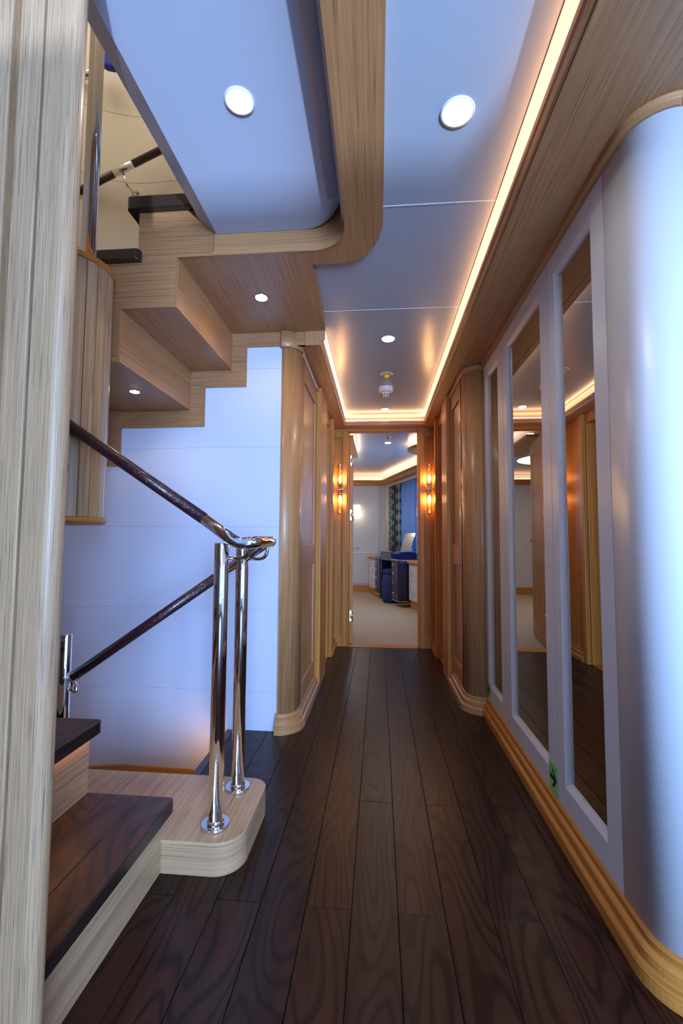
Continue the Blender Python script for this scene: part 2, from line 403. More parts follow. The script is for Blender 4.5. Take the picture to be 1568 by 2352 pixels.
for p_ in so.data.polygons:
    c_ = p_.center
    if c_.x > -.19 and c_.z < 2.27 and abs(p_.normal.y) < .5 and len(p_.vertices) == 4: p_.use_smooth = True
struct(MB().box(-.14, .02, -3, 1.6, 2.19, 2.40).build('ceiling_void', 'white'))

# ------------------------------------------------------------------ white stair wall (curved in plan), above and below
plan = [(-.50, 2.327), (-.95, 2.329), (-1.2, 2.338), (-1.42, 2.336), (-1.6, 2.28), (-1.76, 2.18), (-1.9, 2.03), (-2.0, 1.84), (-2.05, 1.6), (-2.05, 1.2), (-2.0, .95), (-1.9, .78)]
def stacked(name, zs, mat, plan_=plan):
    prof = [(0, zs[0])]
    for z in zs[1:-1]:
        prof += [(0, z-.0018), (-.0035, z-.0008), (-.0035, z+.0008), (0, z+.0018)]
    prof += [(0, zs[-1]), (-.05, zs[-1]), (-.05, zs[0])]
    # refine the plan smoothly
    pts = []
    for i in range(len(plan_)-1):
        p0 = plan_[max(i-1, 0)]; p1 = plan_[i]; p2 = plan_[i+1]; p3 = plan_[min(i+2, len(plan_)-1)]
        for k in range(6):
            t = k/6
            pts.append(tuple(.5*((2*p1[j])+(-p0[j]+p2[j])*t+(2*p0[j]-5*p1[j]+4*p2[j]-p3[j])*t*t+(-p0[j]+3*p1[j]-3*p2[j]+p3[j])*t**3) for j in (0, 1)))
    pts.append(plan_[-1])
    o = MB().sweep(pts, prof, smooth=False).build(name, mat)
    return struct(o), pts
_, wp = stacked('wall_stair', [-1.6, -.26, .199, .627, 1.064, 1.497, 1.931, 2.36], 'white_wall')
stacked('wall_stair_upper', [2.36, 2.62, 3.06, 3.47, 3.95, 4.5], 'cream')
struct(MB().sweep(wp, [(0, -.36), (.012, -.36), (.012, -.212), (0, -.212)]).build('baseboard_stair', 'honey_xy'))
# enclosure of the upper level
struct(MB().box(-2.3, 1.2, .4, 2.6, 4.5, 4.55).build('ceiling_upper', 'cream'))
struct(MB().box(-.66, -.60, 1.66, 2.36, 2.48, 4.5).build('wall_upper_right', 'cream'))
struct(MB().box(-.70, -.64, -.2, 1.66, 2.48, 4.5).build('wall_upper_side', 'cream'))
struct(MB().box(-2.3, -.6, .66, .70, 2.25, 4.5).build('wall_upper_front', 'cream'))

# ------------------------------------------------------------------ upper flight overhead
st = thing('staircase', 'oak staircase flight overhead with saw-tooth underside and dark treads, rising to the right', 'staircase', (-.9, 2.0, 1.7))
body = [(-.17-.49, 2.1295), (-.813, 2.1295), (-.813, 1.923), (-1.045, 1.923), (-1.045, 1.706), (-1.54, 1.706), (-1.54, 1.49), (-1.95, 1.49), (-1.95, 1.66), (-1.2, 2.1), (-.974, 2.1), (-.974, 2.323), (-.66, 2.323)]
MB().prism(body[:-1]+[(-.66, 2.323)], 'y', 1.655, 2.326).build('flight_body', 'oak_y', st)
# front fascia with the grain lying level
face = [(-.662, 2.128), (-.812, 2.128), (-.812, 1.9225), (-1.046, 1.9225), (-1.046, 1.7055), (-1.54, 1.7055), (-1.54, 2.0), (-1.2, 2.115), (-.975, 2.115), (-.975, 2.3225), (-.662, 2.3225)]
MB().prism(face, 'y', 1.649, 1.6549).build('front_fascia', 'oak_x', st)
for x, z0, z1 in ((-.8125, 1.9235, 2.129), (-1.0445, 1.7065, 1.9225)):
    MB().box(x-.001, x+.0045, 1.6555, 2.325, z0, z1).build('riser_back', 'oak_y', st)
MB().box(-.979, -.974, 1.66, 2.325, 2.16, 2.322).build('riser_front', 'honey_z', st)
def tread(x0, x1, y0, y1, z0, z1, parent, mat='nosing', name='tread', r=.018):
    poly = [(x0, y0+r)]+arc(x0+r, y0+r, r, 180, 270, 5)[1:]+arc(x1-r, y0+r, r, 270, 360, 5)+[(x1, y1), (x0, y1)]
    return MB().prism(poly, 'z', z0, z1).build(name, mat, parent, bevel=.006, seg=3)
tread(-1.36, -.958, 1.622, 2.325, 2.113, 2.160, st)
tread(-1.018, -.64, 1.622, 2.325, 2.323, 2.379, st)
# zigzag skirting on the wall below the flight
zig = [(-.525, 2.052), (-.725, 2.052), (-.725, 1.831), (-.957, 1.831), (-.957, 1.613), (-1.437, 1.613), (-1.437, 1.395), (-1.75, 1.395), (-1.75, 1.72), (-1.05, 1.72), (-1.05, 1.94), (-.82, 1.94), (-.82, 2.13), (-.525, 2.13)]
# follow the wall plan with a thin board, split in strips
def wall_y(x):
    best = None
    for (a, b), (c, d) in zip(wp[:-1], wp[1:]):
        if c <= x <= a: return b+(d-b)*((x-a)/(c-a) if c != a else 0)
    return 2.1
zs = MB(); xs = [-.525, -.725, -.82, -.957, -1.05, -1.12, -1.2, -1.28, -1.36, -1.437, -1.52, -1.6, -1.68, -1.75]
def lowz(x): return 2.052 if x > -.725 else 1.831 if x > -.957 else 1.613 if x > -1.437 else 1.395
def topz(x): return 2.13 if x > -.82 else 1.94 if x > -1.05 else 1.72
for a, b in zip(xs[:-1], xs[1:]):
    m_ = (a+b)/2; ya, yb = wall_y(a), wall_y(b)
    zs.add([(b, yb-.009, lowz(m_)), (a, ya-.009, lowz(m_)), (a, ya-.009, topz(m_)), (b, yb-.009, topz(m_)), (b, yb+.004, lowz(m_)), (a, ya+.004, lowz(m_)), (a, ya+.004, topz(m_)), (b, yb+.004, topz(m_))],
           [(0, 1, 2, 3), (4, 7, 6, 5), (0, 4, 5, 1), (3, 2, 6, 7), (0, 3, 7, 4), (1, 5, 6, 2)])
zs.build('wall_stringer', 'oak_x', st)

# ------------------------------------------------------------------ lower flight
lf = thing('staircase', 'lower staircase flight with dark treads and pale oak risers, climbing behind the pale pillar', 'staircase', (-.9, 1.1, 0))
def lowtread(xn, xb, z, name='tread'):
    o = MB(); r = .02
    gx = [xn-.103, xn-.205]
    t = .034
    segs = [(xn-.103, xn), (xn-.205, xn-.103), (xb, xn-.205)]
    for i, (a, b) in enumerate(segs):
        col = (random.random(), .5+.5*random.random(), random.random())
        if i == 0:
            poly = [(a+.0006, .80), (b, .80)]+arc(b-r, 1.335-r, r, 0, 90, 6)+[(a+.0006, 1.335)]
        else:
            poly = [(a+.0006, .80), (b-.0006, .80), (b-.0006, 1.335), (a+.0006, 1.335)]
        o.prism(poly, 'z', z-t, z, col=col)
    t_ = o.build(name, 'tread', lf, bevel=.0012, seg=1)
    # darker front edge strip
    n_ = MB().prism([(xn-.001, .80), (xn+.003, .80)]+arc(xn+.003-r, 1.338-r, r, 0, 88, 6)+[(xn-.02, 1.3355)]+arc(xn-.001-r, 1.3350-r+.0003, r, 90, 0, 6), 'z', z-t-.001, z-.002)
    n_.build('nosing', 'nosing', t_)
lowtread(-.614, -.92, .22); lowtread(-.850, -1.16, .44); lowtread(-1.086, -1.4, .66); lowtread(-1.32, -1.64, .88)
for x, z0, z1 in ((-.650, 0.001, .1855), (-.887, .221, .4055), (-1.123, .441, .6255), (-1.36, .661, .8455)):
    MB().box(x-.02, x, .80, 1.331, z0, z1).build('riser', 'oak_mid_xy', lf)
MB().prism([(-.907, 1.331), (-.907, 1.311), (-1.9, 1.311), (-1.9, 1.331)], 'z', .221, .405).build('side_board', 'oak_mid_xy', lf)
blk = [(-.645, 1.333)]+arc(-.495, 1.418, .085, 270, 360, 10)+arc(-.475, 1.63, .065, 0, 90, 8)+[(-1.5, 1.698), (-1.5, 1.336), (-.67, 1.336)]
bb = MB().prism(blk, 'z', .0005, .093).build('plinth', 'oak_mid_xy', lf)
MB().prism(blk, 'z', .0932, .097).build('plinth_top', 'oak_mid_x', lf)
# steps going down behind the plinth
ds = thing('staircase', 'descending stairs dropping behind the pale oak plinth, mostly hidden', 'staircase', (-.8, 2.0, -.25))
MB().box(-1.75, -.757, 1.72, 2.26, -.40, -.365).build('tread', 'nosing', ds)
MB().box(-.775, -.757, 1.70, 2.322, -.36, -.142).build('riser', 'oak_mid_xy', ds)
struct(MB().box(-.79, -.755, 1.697, 2.322, -.019, .0015).build('trim_5', 'nosing'))

# ------------------------------------------------------------------ slatted drum newel with its pole
dn = thing('newel_drum', 'slatted oak drum hanging between the stair flights with honey wood rims top and bottom', 'newel', (-1.14, 1.49, 1.05))
dc = (-1.14, 1.49)
def drum():
    mb = MB(); n = 22; R_ = .142; g = .10
    pts = []
    for k in range(n):
        a0 = 360/n*(k+g/2); a1 = 360/n*(k+1-g/2); am = 360/n*(k+1)
        for i in range(4): pts.append((R_*math.cos(math.radians(a0+(a1-a0)*i/3)), R_*math.sin(math.radians(a0+(a1-a0)*i/3))))
        pts.append(((R_-.007)*math.cos(math.radians(am)), (R_-.007)*math.sin(math.radians(am))))
    mb.prism([(dc[0]+x, dc[1]+y) for x, y in pts], 'z', 1.072, 1.975)
    return mb
drum().build('slatted_body', 'oak_mid_z', dn)
MB().lathe([(.138, 0), (.148, .006), (.148, .020), (.14, .024)], (dc[0], dc[1], 1.048), 48).build('bottom_rim', 'honey_xy', dn, angle=30)
MB().lathe([(.142, 0), (.150, .004), (.150, .020), (.140, .026)], (dc[0], dc[1], 1.975), 48).build('top_rim', 'honey_xy', dn)
tread(-1.30, -1.04, 1.36, 1.46, 1.215, 1.250, dn, name='tread_end')
po = thing('stair_pole', 'tall polished chrome pole standing on the slatted drum', 'pole', (-1.035, 1.45, 2.0))
MB().tube([(-1.035, 1.45, 2.0), (-1.035, 1.45, 4.45)], .0165, 28).build('shaft', 'chrome', po)
tag(MB().prism([(-1.079, 1.452), (-1.056, 1.452), (-1.056, 1.474), (-1.079, 1.474)], 'z', 2.0, 3.0).build('stair_post', plain('beige upholstered post', (.78, .74, .62), .5), bevel=.004), 'slim beige square post standing left of the chrome pole on the drum', 'post')

# ------------------------------------------------------------------ stair railing
rl = thing('stair_railing', 'chrome stair railing with burgundy leather grips and two posts on the oak plinth', 'railing', (-.507, 1.41, .097))
def post(x, y, z0, z1, flange=True):
    p = MB().tube([(x, y, z0), (x, y, z1-.002), (x, y, z1)], .0232, 36, radii=[.0232, .0232, .0222]).build('post', 'chrome', rl)
    if flange:
        MB().lathe([(.043, 0), (.0445, .002), (.0445, .009), (.043, .011)], (x, y, z0), 44).build('flange', 'chrome', p)
        MB().lathe([(.0265, .011), (.0265, .022), (.025, .024)], (x, y, z0), 36).build('collar', 'chrome', p)
    return p
post(-.5115, 1.41, .0975, .985); post(-.5085, 1.62, .0975, .972); post(-1.192, 1.62, -.36, .633, False)
RY = 1.384
def bez(pts, n=8):
    """polyline with rounded corners: pts = [(p, radius)]"""
    out = [Vector(pts[0][0])]
    for i in range(1, len(pts)-1):
        p, r = Vector(pts[i][0]), pts[i][1]; a = (Vector(pts[i-1][0])-p).normalized(); b = (Vector(pts[i+1][0])-p).normalized()
        A, B = p+a*r, p+b*r
        for k in range(n+1):
            t = k/n; out.append(A*(1-t)**2+p*2*t*(1-t)+B*t*t)
    out.append(Vector(pts[-1][0])); return out
sl = (1.395-1.060)/(1.06-.551)
x0_, z0_ = -.551, 1.055
MB().tube([(x0_, RY, z0_), (-1.10, RY, z0_+(-.551+1.10)*sl)], .0192, 28).build('leather_grip', 'leather', rl)
MB().tube([(-.604, 1.62, .856), (-1.150, 1.62, .856-(.546)*.695)], .0185, 28).build('leather_grip', 'leather', rl)
MB().tube(bez([((x0_-.01, RY, z0_+.0066), 0), ((-.447, RY, .981), .03), ((-.398, RY+.012, .990), .02), ((-.392, 1.60, .990), .02), ((-.43, 1.62, .977), .02), ((-.606, 1.62, .8545), 0)]), .0198, 32).build('end_bend', 'chrome', rl)
MB().tube(bez([((-1.148, 1.62, .4785), 0), ((-1.19, 1.66, .45), .02), ((-1.26, 1.67, .36), 0)]), .0198, 28).build('end_bend', 'chrome', rl)
MB().tube(bez([((-.49, 1.41, .936), 0), ((-.424, 1.40, .936), .03), ((-.418, 1.386, .985), 0)]), .0062, 16).build('bracket', 'chrome', rl)
MB().tube(bez([((-.487, 1.62, .925), 0), ((-.415, 1.605, .925), .03), ((-.405, 1.60, .985), 0)]), .0062, 16).build('bracket', 'chrome', rl)
MB().tube(bez([((-1.17, 1.62, .43), 0), ((-1.14, 1.625, .41), .02), ((-1.155, 1.63, .455), 0)]), .007, 16).build('bracket', 'chrome', rl)

# handrail on the upper wall
wr = thing('wall_handrail', 'dark leather handrail with chrome sleeve fixed to the cream wall of the upper stair', 'handrail', (-1.4, 2.25, 3.0))
def wrp(x): return (x, 2.235, 3.048+(x+1.45)*.447)
MB().tube([wrp(-1.95), wrp(-1.475)], .019, 24).build('leather_grip', 'leather', wr)
MB().tube([wrp(-1.375), wrp(-.75)], .019, 24).build('leather_grip', 'leather', wr)
MB().tube([wrp(-1.48), wrp(-1.37)], .0198, 24).build('sleeve', 'chrome', wr)
bk = MB().tube(bez([((-1.43, 2.235, 3.045), 0), ((-1.41, 2.24, 2.975), .02), ((-1.395, 2.325, 2.965), 0)]), .007, 14).build('bracket', 'chrome', wr)
MB().tube([(-1.395, 2.312, 2.965), (-1.395, 2.328, 2.965)], .025, 28).build('wall_plate', 'chrome', bk)
br = thing('wall_handrail', 'short chrome rail end high above on the cream stair wall', 'handrail', (-1.6, 2.2, 3.6))
MB().tube([(-1.70, 2.21, 3.60), (-1.60, 2.20, 3.61)], .020, 24).build('rail_end', 'chrome', br)
MB().tube(bez([((-1.49, 2.2, 3.70), 0), ((-1.50, 2.2, 3.62), .03), ((-1.56, 2.22, 3.66), 0)]), .009, 14).build('bracket', 'chrome', br)
cl = MB().prism([(-1.555, 3.64), (-1.52, 3.615), (-1.47, 3.60), (-1.44, 3.66), (-1.47, 3.76), (-1.54, 3.72)], 'y', 2.17, 2.21).build('cleaning_cloth', 'royal', bevel=.012, seg=3)
tag(cl, 'royal blue cloth on the chrome rail high in the stairwell', 'cloth')

# ------------------------------------------------------------------ big foreground pillar
pl = thing('pillar', 'large pale limed oak pillar of upright boards filling the left edge', 'pillar', (-.7, .76, 0))
b1 = [(-.6300, .7305), (-.5900, .7310)]+arc(-.592, .753, .022, 275, 380, 10)+[(-.60, .80), (-.6300, .80)]
MB().prism(b1, 'z', 0, 2.24).build('board', 'oak_pale_z', pl, bevel=.002, seg=2)
MB().prism([(-.6815, .7285), (-.6355, .7285), (-.6355, .785), (-.6815, .785)], 'z', 0, 2.24).build('board', 'oak_pale_z', pl, bevel=.0025, seg=2)
MB().prism([(-.703, .757), (-.6835, .744), (-.6835, .79), (-.703, .79)], 'z', 0, 2.24).build('recessed_strip', 'oak_pale_z', pl)
MB().prism([(-2.4, .735), (-.7045, .735), (-.7045, .79), (-2.4, .79)], 'z', 0, 2.24).build('board', 'oak_pale_z', pl, bevel=.003, seg=2)

MB().box(-.70, -.61, .786, .80, 0, 2.24).build('backing', 'black', pl)

# ------------------------------------------------------------------ left side of the passage
struct(MB().prism([(-.53, 2.327)]+[(-.525, 2.310)]+arc(-.525, 2.405, .095, 270, 360, 14)+[(-.43, 2.46), (-.43, 2.47), (-.53, 2.47)], 'z', 0, 2.135, smooth=True).build('wall_left_corner', 'oak_z'))
def panelled(x, y0, y1, side, name):
    """wall face at x; side=+1 room lies to +x. two recessed panels"""
    d = -side*.012; t = -side*.05
    mb = MB(); st_ = .06 if side > 0 else .05
    X = sorted((x+d, x+t)); mb.box(X[0], X[1], y0, y1, 0, 2.06)
    X = sorted((x, x+d-side*.001))
    def rect(a, b, c, e): mb.box(X[0], X[1], a, b, c, e)
    ys0 = (y0 if side > 0 else y0+.08); 
    pa, pb = (y0+.03, y1-.07) if side > 0 else (y0+.08, y1-.05)
    rect(y0, pa, 0, 2.06); rect(pb, y1, 0, 2.06)
    rect(pa, pb, 0, .195); rect(pa, pb, .835, .965); rect(pa, pb, 1.92, 2.06)
    return struct(mb.build(name, 'oak_z', bevel=.003, seg=2))
panelled(-.43, 2.47, 3.0, 1, 'wall_left')
base = [(0.034, 0), (.034, .032), (.030, .038), (.022, .043), (.021, .064), (.016, .070), (.009, .074), (.008, .088), (.002, .095), (-.004, .095), (-.004, 0)]
pathL = [(-.43, 3.0), (-.43, 2.405)]+arc(-.525, 2.405, .095, 0, -90, 12)+[(-.532, 2.31)]
# off>0 is left of travel; travelling toward -Y the room (+X) is on the left
struct(MB().sweep(pathL, base).build('baseboard_left', 'oak_xy'))
crown = [(.012, 2.055), (.012, 2.03), (.006, 2.024), (-.004, 2.024), (-.004, 2.055)]
crownL = [(.013, 2.128), (.013, 2.045), (.009, 2.040), (-.004, 2.040), (-.004, 2.128)]
struct(MB().sweep([(-.43, 2.405)]+arc(-.525, 2.405, .095, 0, -90, 12)+[(-.532, 2.31)], crownL, smooth=True).build('trim_6', 'oak_xy'))
struct(MB().sweep([(-.43, 3.0), (-.43, 2.408)], crown).build('trim_7', 'oak_y'))
# side door opening, left
struct(MB().box(-.49, -.395, 3.0, 3.31, 0, 2.057).build('trim_8', 'honey_z', bevel=.006, seg=3))
struct(MB().box(-.62, -.43, 3.775, 3.86, 0, 2.057).box(-.43, -.396, 3.79, 3.86, 0, 2.057).build('trim_9', 'honey_z', bevel=.005, seg=2))
struct(MB().box(-.56, -.43, 3.31, 3.775, 1.975, 2.057).build('trim_10', 'honey_y'))
struct(MB().box(-.56, -.43, 3.31, 3.775, 0, .006).build('trim_11', 'honey_y'))
d1 = MB().box(-.60, -.555, 3.31, 3.775, .007, 1.974).build('door_1', 'honey_z'); struct(d1)
struct(MB().box(-.60, -.425, 3.86, 4.30, 0, 2.057).build('wall_left_far', 'honey_z'))
struct(MB().sweep([(-.425, 4.196), (-.425, 3.86)], base).build('baseboard_left_far', 'honey_y'))

# ------------------------------------------------------------------ right side of the passage
struct(MB().prism([(WX+.05, 2.70), (WX+.001, 2.672), (.60, 2.672)]+arc(.612, 2.767, .095, 262, 180, 12)+[(.517, 2.83), (.56, 2.83)], 'z', 0, 2.057, smooth=True).build('wall_right_corner', 'oak_z'))
panelled(.517, 2.80, 3.215, -1, 'wall_right_panelled')
pathR = [(WX, 2.673), (.60, 2.672)]+arc(.612, 2.767, .095, 262, 180, 12)+[(.517, 3.215)]
# travelling +Y the room (-X) is on the left
struct(MB().sweep(pathR, base).build('baseboard_right_corner', 'oak_xy'))
struct(MB().sweep(pathR, crown, smooth=False).build('trim_12', 'oak_xy'))
struct(MB().box(.485, .575, 3.215, 3.46, 0, 2.057).build('trim_13', 'honey_z', bevel=.006, seg=3))
struct(MB().box(.50, .72, 3.82, 3.90, 0, 2.057).box(.482, .51, 3.83, 3.90, 0, 2.057).build('trim_14', 'honey_z', bevel=.005, seg=2))
struct(MB().box(.515, .66, 3.46, 3.82, 1.975, 2.057).build('trim_15', 'honey_y'))
struct(MB().box(.515, .66, 3.46, 3.82, 0, .006).build('trim_16', 'honey_y'))
struct(MB().box(.645, .69, 3.46, 3.82, .007, 1.974).build('door_2', 'honey_z'))
struct(MB().box(.512, .70, 3.90, 4.30, 0, 2.057).build('wall_right_far', 'honey_z'))
struct(MB().sweep([(.512, 3.90), (.512, 4.196)], base).build('baseboard_right_far', 'honey_y'))

# right wall: backing, rounded end, baseboard and crown
struct(MB().prism([(WX+.03, 2.70), (WX+.03, 1.243), (WX, 1.243)]+[(WX, 1.16)]+arc(.72, 1.15, .094, 180, 270, 16)+[(3.0, 1.056), (3.0, 1.2), (.75, 1.2), (.75, 2.70)], 'z', 0, 2.057, smooth=True).build('wall_right', 'white'))
rp = [(3.0, 1.056), (.72, 1.056)]+arc(.72, 1.15, .094, 270, 180, 16)+[(WX, 1.16), (WX, 2.67)]
struct(MB().sweep(rp, base, smooth=False).build('baseboard_right', 'honey_xy'))
struct(MB().sweep(rp, [(.020, 2.060), (.018, 2.042), (.006, 2.036), (-.004, 2.036), (-.004, 2.060)]).build('trim_17', 'oak_xy'))

# three mirrored cabinet doors
def frame_poly(y0, y1, z0, z1, my0, my1, mz0, mz1, tilt=.02):
    mb = MB(); X0, X1 = WX, WX+.022
    mb.box(X0, X1, y0, my0, z0, z1); mb.box(X0, X1, my1, y1, z0, z1)
    mb.box(X0, X1, my0, my1, z0, mz0); mb.box(X0, X1, my0, my1, mz1, z1)
    return mb
labels = ['white cabinet with tall mirror, nearest the rounded white wall end', 'white cabinet with tall mirror, middle one of the three, reflecting the far doorway', 'white cabinet with a mirror, farthest of the three, beside the rounded oak corner']
for i, (a, b, m0, m1) in enumerate([(1.245, 1.656, 1.322, 1.60), (1.656, 2.264, 1.742, 2.20), (2.264, 2.668, 2.362, 2.62)]):
    cb = thing('mirrored_cabinet', labels[i], 'cabinet', (WX, (a+b)/2, .09), 'mirrored cabinets on the right wall')
    # frame made of four rails sharing one mesh
    mb = MB(); z0, z1, c0, c1 = .092, 2.040, .172, 1.965
    F, K, g = WX, WX+.016, .0020
    def q(ya, yb, za, zb, x): return [(x, ya, za), (x, yb, za), (x, yb, zb), (x, ya, zb)]
    o_ = q(a+g, b-g, z0, z1, F); i_ = q(m0, m1, c0, c1, F); j_ = q(m0+.016, m1-.016, c0+.016, c1-.016, K-.004); k_ = q(m0+.016, m1-.016, c0+.016, c1-.016, K+.008); p_ = q(a+g, b-g, z0, z1, WX+.029)
    mb.add(o_+i_+j_+k_+p_, [(n, (n+1) % 4, 4+(n+1) % 4, 4+n) for n in range(4)]+[(4+n, 4+(n+1) % 4, 8+(n+1) % 4, 8+n) for n in range(4)]+[(8+n, 8+(n+1) % 4, 12+(n+1) % 4, 12+n) for n in range(4)]+[(n, (n+1) % 4, 16+(n+1) % 4, 16+n) for n in range(4)])
    mb.build('door_frame', 'white', cb)
    ya, yb, za, zb = m0+.0165, m1-.0165, c0+.0165, c1-.0165; bw = .009
    mi = MB().box(K-.001, K+.004, ya+bw, yb-bw, za+bw, zb-bw).build('mirror', 'mirror', cb)
    X = K-.001
    ed = MB(); A = q(ya, yb, za, zb, X+.003); B = q(ya+bw, yb-bw, za+bw, zb-bw, X)
    ed.add(A+B, [(n, (n+1) % 4, 4+(n+1) % 4, 4+n) for n in range(4)])
    ed.build('bevelled_edge', 'bevel', mi)
# green arrow signs
def sign(y0, y1, z0, z1, label):
    s = thing('arrow_sign', label, 'sign', (WX, y0, z0))
    MB().box(WX-.0012, WX-.0002, y0, y1, z0, z1).build('plate', 'green', s)
    w_, h_ = y1-y0, z1-z0; cy2, cz = (y0+y1)/2, (z0+z1)/2
    # arrow pointing toward -Y (to the right in the photo); chevron with short shaft
    k = w_*.40; poly = [(cy2-k, cz), (cy2-k*.05, cz+k*1.05), (cy2+k*.45, cz+k*1.05), (cy2-k*.25, cz+k*.28), (cy2+k, cz+k*.28), (cy2+k, cz-k*.28), (cy2-k*.25, cz-k*.28), (cy2+k*.45, cz-k*1.05), (cy2-k*.05, cz-k*1.05)]
    MB().prism(poly, 'x', WX-.0018, WX-.0013).build('arrow', 'arrowink', s)
sign(1.662, 1.738, .098, .200, 'green luminous arrow sign low on the white cabinet between the two near mirrors')
sign(2.600, 2.664, .108, .190, 'small green arrow sign low down beside the rounded oak corner')
# light switch on the left panelling
sw = thing('light_switch', 'narrow polished light switch plate on the left oak panelling', 'light switch', (-.43, 2.48, 1.03))
MB().box(-.442, -.437, 2.455, 2.515, .985, 1.085).build('plate', 'steel', sw, bevel=.002)
for z in (1.0, 1.033, 1.062): MB().box(-.437, -.434, 2.468, 2.502, z, z+.018).build('button', 'plastic', sw)

# ------------------------------------------------------------------ far end of the passage
ew = MB().box(-.43, -.353, 4.215, 4.235, 0, 2.057).box(.431, .515, 4.215, 4.235, 0, 2.057).box(-.43, .515, 4.215, 4.235, 2.07, 2.3)
struct(ew.build('wall_end', 'honey_z'))
for a, b in ((-.43, -.353), (.431, .515)):
    struct(MB().box(a, b, 4.185, 4.213, 0, .10).box(a, b, 4.20, 4.213, .10, .115).build('baseboard_end', 'honey_xy'))
    struct(MB().box(a, b, 4.19, 4.213, 1.98, 2.057).build('trim_18', 'honey_xy'))
def jamb(x0, x1):
    pts = [(x0, 4.235), (x0, 4.182), (x0+.012, 4.176), (x1-.020, 4.176), (x1-.016, 4.186), (x1-.008, 4.186), (x1, 4.195), (x1, 4.27), (x0, 4.27)]
    return MB().prism(pts, 'z', 0, 2.034)
struct(jamb(-.353, -.285).build('trim_19', 'honey_z', bevel=.002))
mbj = jamb(-.353, -.285); mbj.v = [(.079-x, y, z) for x, y, z in mbj.v]
struct(mbj.build('trim_20', 'honey_z', bevel=.002))
struct(MB().box(-.353, .431, 4.18, 4.27, 2.034, 2.066).build('trim_21', 'honey_xy', bevel=.002))
struct(MB().box(-.285, .364, 4.175, 4.27, -.001, .008).build('trim_22', 'honey_xy', bevel=.002))
# open cabin door leaf with hinges
dl = bpy.data.objects.new('door_3', None); C.objects.link(dl); dl.location = (-.284, 4.262, 0); struct(dl)
def local(mb, name, mat, **k):
    mb.v = [(x-.284, y+4.262, z) for x, y, z in mb.v]; return mb.build(name, mat, dl, **k)
leaf = MB().box(0, .036, 0, .64, .012, 2.02)
local(leaf, 'door_leaf', 'honey_z', bevel=.002)
pm = MB()
for z0, z1 in ((.15, .80), (.97, 1.90)):
    pm.box(.036, .040, .09, .55, z0, z0+.02).box(.036, .040, .09, .55, z1-.02, z1).box(.036, .040, .09, .11, z0, z1).box(.036, .040, .53, .55, z0, z1)
local(pm, 'door_moulding', 'honey_z')
for z in (.27, 1.235, 1.765):
    hg = MB().tube([(.030, -.008, z-.055), (.030, -.008, z+.055)], .008, 14).box(.006, .034, -.004, -.0005, z-.05, z+.05)
    hg.tube([(.018, -.012, z-.02), (.018, -.012, z+.02)], .009, 12)
    local(hg, 'hinge', 'chrome')
local(MB().tube([(.04, .58, 1.0), (.085, .58, 1.0), (.085, .50, 1.0)], .008, 12), 'door_handle', 'chrome')
dl.rotation_euler = (0, 0, math.radians(9))

# ------------------------------------------------------------------ sconces
def sconce(x, label, side):
    y = 4.135
    s = thing('wall_sconce', label, 'wall lamp', (x, y, 1.47), 'sconces either side of the far doorway')
    bd = MB()
    for dx in (-.020, .020): bd.tube([(x+dx, y, 1.425), (x+dx, y, 1.52)], .006, 12)
    bd.tube([(x, y, 1.435), (x, y, 1.51)], .012, 16)
    bd.lathe([(.028, 0), (.030, .004), (.028, .010)], (x, y, 1.515), 24).lathe([(.028, 0), (.030, .004), (.028, .010)], (x, y, 1.42), 24)
    bd.build('body', 'chrome', s)
    MB().tube([(x, y, 1.47), (x+side*.045, y, 1.47)], .006, 12).build('arm', 'chrome', s)
    MB().tube([(x, y, 1.47), (x, 4.175, 1.47), (x, 4.2145, 1.47)], .02, 20, radii=[.01, .012, .03]).build('wall_plate', 'chrome', s)
    for sg in (1, -1):
        zb = 1.525 if sg > 0 else 1.42
        z0, z1 = sorted((zb, zb+sg*.175))
        t_ = MB(); n = 28
        prof = [(.026, z0), (.026, z1), (.0235, z1), (.0235, z0)]
        b0 = len(t_.v)
        for r, z in prof:
            for k in range(n): t_.v.append((x+r*math.cos(2*PI*k/n), y+r*math.sin(2*PI*k/n), z))
        for i in range(4):
            for k in range(n):
                j = (i+1) % 4; k2 = (k+1) % n; t_.f.append((i*n+k, i*n+k2, j*n+k2, j*n+k)); t_.c.append(None); t_.sm.append(True)
        t_.build('glass_tube', 'glass', s)
        zc = zb+sg*.175
        MB().lathe([(.027, -.004), (.029, 0), (.027, .004), (.006, .006), (.006, .012)] if sg > 0 else [(.006, -.012), (.006, -.006), (.027, -.004), (.029, 0), (.027, .004)], (x, y, zc), 24).build('end_cap', 'chrome', s)
        bz = zb+sg*.012
        pb = [(.006, 0), (.012, .012), (.014, .030), (.012, .050), (.005, .060)]
        if sg < 0: pb = [(r, -z) for r, z in pb][::-1]
        MB().lathe(pb, (x, y, bz), 20).build('bulb', 'bulb', s)
sconce(-.366, 'twin glass tube sconce in chrome, left of the far doorway', 1)
sconce(.466, 'twin glass tube sconce in chrome, right of the far doorway', 1)

